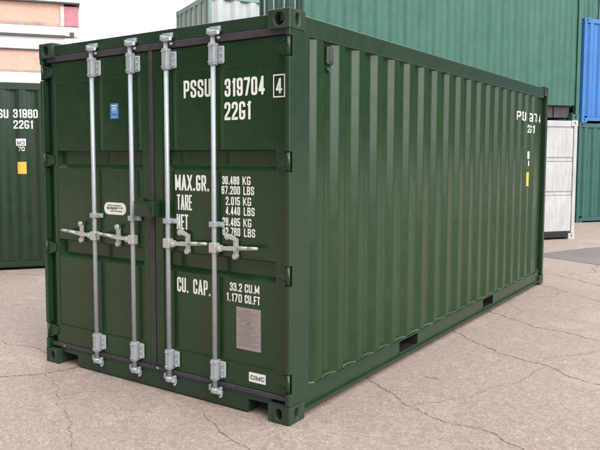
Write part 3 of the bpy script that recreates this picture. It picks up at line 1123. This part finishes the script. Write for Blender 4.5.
def stack_container(name, label, base, Lc, Hc, skin, frame, pitch=.278, dep=.036, ends=('corr', 'corr'), yaw=YAW, group='containers stacked in the yard behind', rail=.16, railmat=None, band_side=False, extras=True):
    """base: the outer corner of the camera-facing side at its low-X end; X runs along the length, Y away from the camera"""
    Wc = 2.438
    t = thing(name, label, 'shipping container', base, yaw, group)
    for x0, sx in ((0, 1), (Lc, -1)):
        for y0, sy in ((0, 1), (Wc, -1)):
            for z0, sz in ((0, 1), (Hc, -1)):
                m = MB()
                casting(m, x0, y0, z0, sx, sy, sz, .178, .162, .118, (.022, .036), (.022, .036))
                m.build('corner_casting', frame, t)
            m = MB()
            m.box((x0 + sx * .004, y0 + sy * .004, .119), (x0 + sx * .09, y0 + sy * .09, Hc - .119), .008)
            m.build('corner_post', frame, t)
    for y0, sy in ((0, 1), (Wc, -1)):
        m = MB()
        m.box((.178, y0 + sy * .008, Hc - .13), (Lc - .178, y0 + sy * .07, Hc - .022), .008)
        m.build('top_rail', frame, t)
        m = MB()
        if railmat is None:
            m.box((.178, y0 + sy * .016, .05), (Lc - .178, y0 + sy * .03, rail - .012), .002)
            m.box((.178, y0 + sy * .004, .042), (Lc - .178, y0 + sy * .07, .0495), 0)
        m.box((.178, y0 + sy * .005, rail - .0115), (Lc - .178, y0 + sy * .07, rail), .002)
        m.build('bottom_rail', frame, t)
        m = MB()
        pr = profile(.095, Lc - .095, pitch, dep, pitch * .27, pitch * .26, .014, .012)
        m.corr(pr, rail + .0005, Hc - .129, lambda a, d, z: (a, y0 + sy * d, z))
        m.build('side_panel', skin, t)
    for x0, sx, kind in ((0, 1, ends[0]), (Lc, -1, ends[1])):
        m = MB()
        m.box((x0 + sx * .01, .163, Hc - .13), (x0 + sx * .08, Wc - .163, Hc - .01), .005)
        m.build('end_header', frame, t)
        m = MB()
        m.box((x0 + sx * .01, .163, .04), (x0 + sx * .08, Wc - .163, .16), .005)
        m.build('end_sill', DARKIN if kind == 'bands' else frame, t)
        m = MB()
        if kind == 'corr':
            pr = profile(.095, Wc - .095, .25, .04, .085, .07, .014, .01)
            m.corr(pr, .161, Hc - .131, lambda a, d, z: (x0 + sx * d, a, z))
            m.build('end_panel', skin, t)
        elif kind == 'doors':
            for k, (a, b) in enumerate(((.11, 1.20), (1.235, Wc - .11))):
                m = MB()
                m.box((x0 + sx * .035, a, .165), (x0 + sx * .075, b, Hc - .135), .006)
                for z in (.55, 1.15, 1.75):
                    m.box((x0 + sx * .028, a + .1, z), (x0 + sx * .0345, b - .1, z + .35), .005)
                d = m.build('door', skin, t)
                for q in (.28, .78):
                    m = MB()
                    y = a + (b - a) * q
                    m.cyl((x0 + sx * .008, y, .1), (x0 + sx * .008, y, Hc - .08), .018, n=10)
                    m.box((x0 - sx * .012, y - .04, 1.05), (x0 + sx * .03, y + .04, 1.13))
                    m.build('locking_bar', GALV, d)
                m = MB()
                m.box((x0 + sx * .0265, a + .12, Hc - .52), (x0 + sx * .0345, b - .12, Hc - .20), .002)
                m.build('data_panel', STICKW, d)
        elif kind == 'bands':
            # flat end with horizontal pressings
            m.box((x0 + sx * .034, .092, .161), (x0 + sx * .06, Wc - .092, Hc - .131), 0)
            for (za, zb) in ((.165, .885), (.985, 1.57), (1.675, 2.25)):
                m.box((x0 + sx * .014, .10, za), (x0 + sx * .0335, Wc - .10, zb), .010)
            for z in (.905, 1.595):
                m.box((x0 + sx * .022, .10, z), (x0 + sx * .0335, Wc - .10, z + .05), .01)
            m.build('end_panel', skin, t)
        elif kind == 'slats':
            m.box((x0 + sx * .045, .092, .161), (x0 + sx * .07, Wc - .092, Hc - .131), 0)
            m.build('end_panel', skin, t)
            m = MB()
            for k in range(6):
                y = .16 + k * .385
                m.box((x0 + sx * .004, y, .165), (x0 + sx * .0445, y + .15, Hc - .135), .006)
            for z in (.9, 1.75):
                m.box((x0 + sx * .010, .10, z), (x0 + sx * .040, Wc - .10, z + .05), .004)
            m.build('end_slats', SAGE, t)
    m = MB()
    pr = profile(.1, Lc - .1, .209, .02, .09, .06, 0, .006)
    m.corr(pr, .07, Wc - .07, lambda a, d, z: (a, z, Hc - .024 - d))
    m.build('roof_panel', skin, t)
    m = MB()
    zz = rail - .015
    m.box((.09, .09, zz - .02), (Lc - .09, Wc - .09, zz))
    k = .4
    while k < Lc - .3:
        m.box((k - .02, .075, .045), (k + .02, Wc - .075, zz - .0205))
        k += .3
    if railmat is not None:
        m.box((.178, .10, .05), (Lc - .178, .14, zz - .0205))
    m.build('underframe', railmat or DARKIN, t)
    return t

def on_side(o, items, mat, name, shapes=()):
    m = MB()
    for s, a, b, z0, z1 in items:
        lettering(m, s, a, b, z0, z1, lambda u, z, l: (u, -l, z))
    for a, b, z0, z1 in shapes:
        m.face([(a, 0, z0), (b, 0, z0), (b, 0, z1), (a, 0, z1)])
    pr = profile(.095, o['Lc'] - .095, o['pitch'], .036, o['pitch'] * .27, o['pitch'] * .26, .014, .012)
    lo = min(v.co.x for v in m.bm.verts); hi = max(v.co.x for v in m.bm.verts)
    for c, d in pr:
        if lo < c < hi:
            bmesh.ops.bisect_plane(m.bm, geom=m.bm.verts[:] + m.bm.edges[:] + m.bm.faces[:], plane_co=(c, 0, 0), plane_no=(1, 0, 0))
    for v in m.bm.verts:
        v.co.y += depth_at(v.co.x, pr) - .0012
    return m.build(name, mat, o)

# dark green neighbour on the left
D0 = 10.25
right_end = ray_xy(62, D0 * 1.02)
Lc = 6.058
b = right_end - WD * Lc
c2 = stack_container('shipping_container', 'dark green container at the far left with white 22G1 lettering, partly behind the foreground container', (b.x, b.y, 0), Lc, 2.80, GREEN2, GREEN2, group='containers stacked in the yard behind')
def u_at(px):   # distance along the left neighbour's side seen at column px
    t = (px - 275.994) / 692.06
    f = Vector((-.57768, .81626)); r = Vector((.81626, .57768))
    d = f + r * t
    o = Vector((CP.x, CP.y))
    # o + s*d = b + u*WD
    A = Matrix(((d.x, -WD.x), (d.y, -WD.y)))
    s, u = A.inverted() @ (b - o)
    return u, s
def z_at(px, py):
    u, s = u_at(px)
    # horizon row at 156.24, pitch makes tiny errors that do not matter here
    return CP.z + (156.3 - py) / 692.06 * s * 1.0
c2['Lc'] = Lc; c2['pitch'] = .278
ua = lambda px: u_at(px)[0]
for it in (('PSSU', ua(-11), ua(10.2), z_at(10, 118.5), z_at(10, 110)), ('31960', ua(15), ua(39.5), z_at(25, 118.3), z_at(25, 109.8)), ('22G1', ua(15), ua(34.5), z_at(25, 129), z_at(25, 120.8))):
    on_side(c2, [it], WHITET, 'lettering')
on_side(c2, [('70', ua(19), ua(25.5), z_at(22, 151.2), z_at(22, 147))], WHITET, 'lettering', [(ua(17), ua(27), z_at(22, 146), z_at(22, 139))])
on_side(c2, [('M3', ua(18.2), ua(25.8), z_at(22, 145.3), z_at(22, 141))], INK, 'sign_print')
for ch in c2.children:
    if ch.name.startswith('sign_print'):
        for v in ch.data.vertices: v.co.y -= .0015
on_side(c2, [], YELLOW, 'yellow_sticker', [(ua(18), ua(27), z_at(22, 174), z_at(22, 162))])
del c2['Lc']; del c2['pitch']

# tall faded teal container on top of the row behind
p1 = ray_xy(577.0, 14.2)
lo_, hi_ = 9.0, 13.5
for _ in range(40):
    md = (lo_ + hi_) / 2
    if (p1 - ray_xy(303.2, md)).length > 6.058: lo_ = md
    else: hi_ = md
p0 = ray_xy(303.2, md)
BW = (p1 - p0).normalized()
BYAW = math.atan2(BW.y, BW.x)
H1 = 2.438
big = stack_container('shipping_container', 'big faded teal green container stacked high behind, above the white container', (p0.x, p0.y, H1 - .01), 6.058, 3.05, TEALF, TEALF, pitch=.305, dep=.022, ends=('doors', 'corr'), rail=.30, railmat=RUSTY, yaw=BYAW)
# white one below its right end, end wall facing the camera
wb = p1 - BW * .02
wh = stack_container('shipping_container', 'dirty white container with banded end wall, under the big faded teal container', (wb.x - 0.0, wb.y, 0), 6.058, H1 - .014, WHITE, WHITE, ends=('bands', 'corr'), yaw=BYAW + R(90))
# a dark green one carrying the left end, hidden from the photo's viewpoint
gb = p0 + BW * 2.46
stack_container('shipping_container', 'dark green container under the left end of the big faded teal container', (gb.x, gb.y, 0), 6.058, H1 - .014, GREEN2, GREEN2, ends=('corr', 'corr'), yaw=BYAW + R(90))
# teal below, blue above, to the right
q = ray_xy(577.5, 17.6)
stack_container('shipping_container', 'deep teal container standing on the ground under the bright blue one', (q.x, q.y, 0), 6.058, 2.55, TEALD, TEALD, pitch=.278)
q2 = ray_xy(579.5, 17.6)
stack_container('shipping_container', 'bright blue container stacked on top of the deep teal one', (q2.x, q2.y, 2.551), 6.058, 2.60, BLUE, BLUE, pitch=.30)
# green stack further back whose top one shows over the blue container
e = ray_xy(596, 21.6) - WD * 6.058
for k in range(3):
    stack_container('shipping_container', ['grey green container at the ground behind the blue and teal pair', 'grey green container halfway up the stack behind the blue one', 'grey green container topmost of its stack, showing above the blue one'][k], (e.x, e.y, k * 2.62), 6.058, 2.60, TEALF, SAGE, pitch=.30)
# pale stack behind the door header
s0 = ray_xy(209.5, 16.3)
for k in range(2):
    stack_container('shipping_container', ['pale mint container at ground level behind the foreground container', 'pale mint container with grey green posts, upper of two, peeping over the foreground roof'][k], (s0.x, s0.y, k * 2.74), 6.058, 2.73, MINT, SAGE, pitch=.42, dep=.06, ends=('slats', 'corr'), yaw=R(61))

# ================================================================ BRICK BUILDING
DB = 41.0
rb = ray_xy(82.0, DB * 1.0)
Lb = 26.0
bb = rb - WD * Lb
bt = thing('brick_building', 'long flat roofed building with salmon brick and white bands, red panel at its right end', 'building', (bb.x, bb.y, 0), YAW)
def zb(py, px=40):
    t = (px - 275.994) / 692.06
    f = Vector((-.57768, .81626)); r = Vector((.81626, .57768))
    d = f + r * t
    A = Matrix(((d.x, -WD.x), (d.y, -WD.y)))
    s, u = A.inverted() @ (bb - Vector((CP.x, CP.y)))
    return CP.z + (156.3 - py) / 692.06 * s
DEPB = 12
def band(name, py0, py1, mat, out=0.0, u0=0, u1=Lb):
    m = MB()
    m.box((u0, -out, zb(py1) + .002), (u1, DEPB, zb(py0) - .002))
    return m.build(name, mat, bt)
ured = Lb - .80
cut = Lb - .75
band('brick_band', 6.2, 25.2, BRICK, 0, 0, ured)
band('red_panel', 8.2, 27.5, REDM, .03, ured + .002, Lb)
band('roof_coping', 4.6, 6.2, COPING, .25, 0, Lb + .08)
band('brick_ledge', 25.2, 28.2, plain('dirty_brick_edge', (.42, .30, .26), var=.25, scale=1.2), .05, 0, ured)
band('white_band', 28.2, 37.0, BANDW, .02, 0, Lb - .06)
band('ledge', 37.0, 39.4, COPING, .22, 0, cut)
band('white_band', 39.4, 51.2, BANDW, .04, 0, Lb - .03)
band('brick_coping', 51.2, 52.6, COPING, .12, 0, cut + .2)
band('brick_band', 52.6, 72.0, BRICK, 0, 0, cut + .2)
band('brick_ledge', 72.0, 74.0, plain('dirty_brick_edge', (.42, .30, .26), var=.25, scale=1.2), .05, 0, cut + .2)
band('white_band', 74.0, 92.0, BANDW, .03, 0, cut + .2)
m = MB(); m.box((0, .0, 0), (cut + .2, DEPB, zb(92) - .004)); m.build('brick_band', BRICK, bt)
m = MB(); m.box((Lb - .50, -.16, zb(38)), (Lb - .26, -.025, zb(33.6))); m.build('roof_post', COPING, bt)
m = MB(); m.box((Lb - 1.02, -.06, zb(27.5)), (ured, -.005, zb(8.4)), .02); m.build('pale_trim', plain('pale_pink_trim', (.70, .55, .53)), bt)
m = MB(); m.box((Lb - 7.4, -.2, zb(4.5)), (Lb - 5.9, 1.5, zb(3.0)), .03); m.build('roof_vent', plain('pale_vent_metal', (.6, .58, .55)), bt)
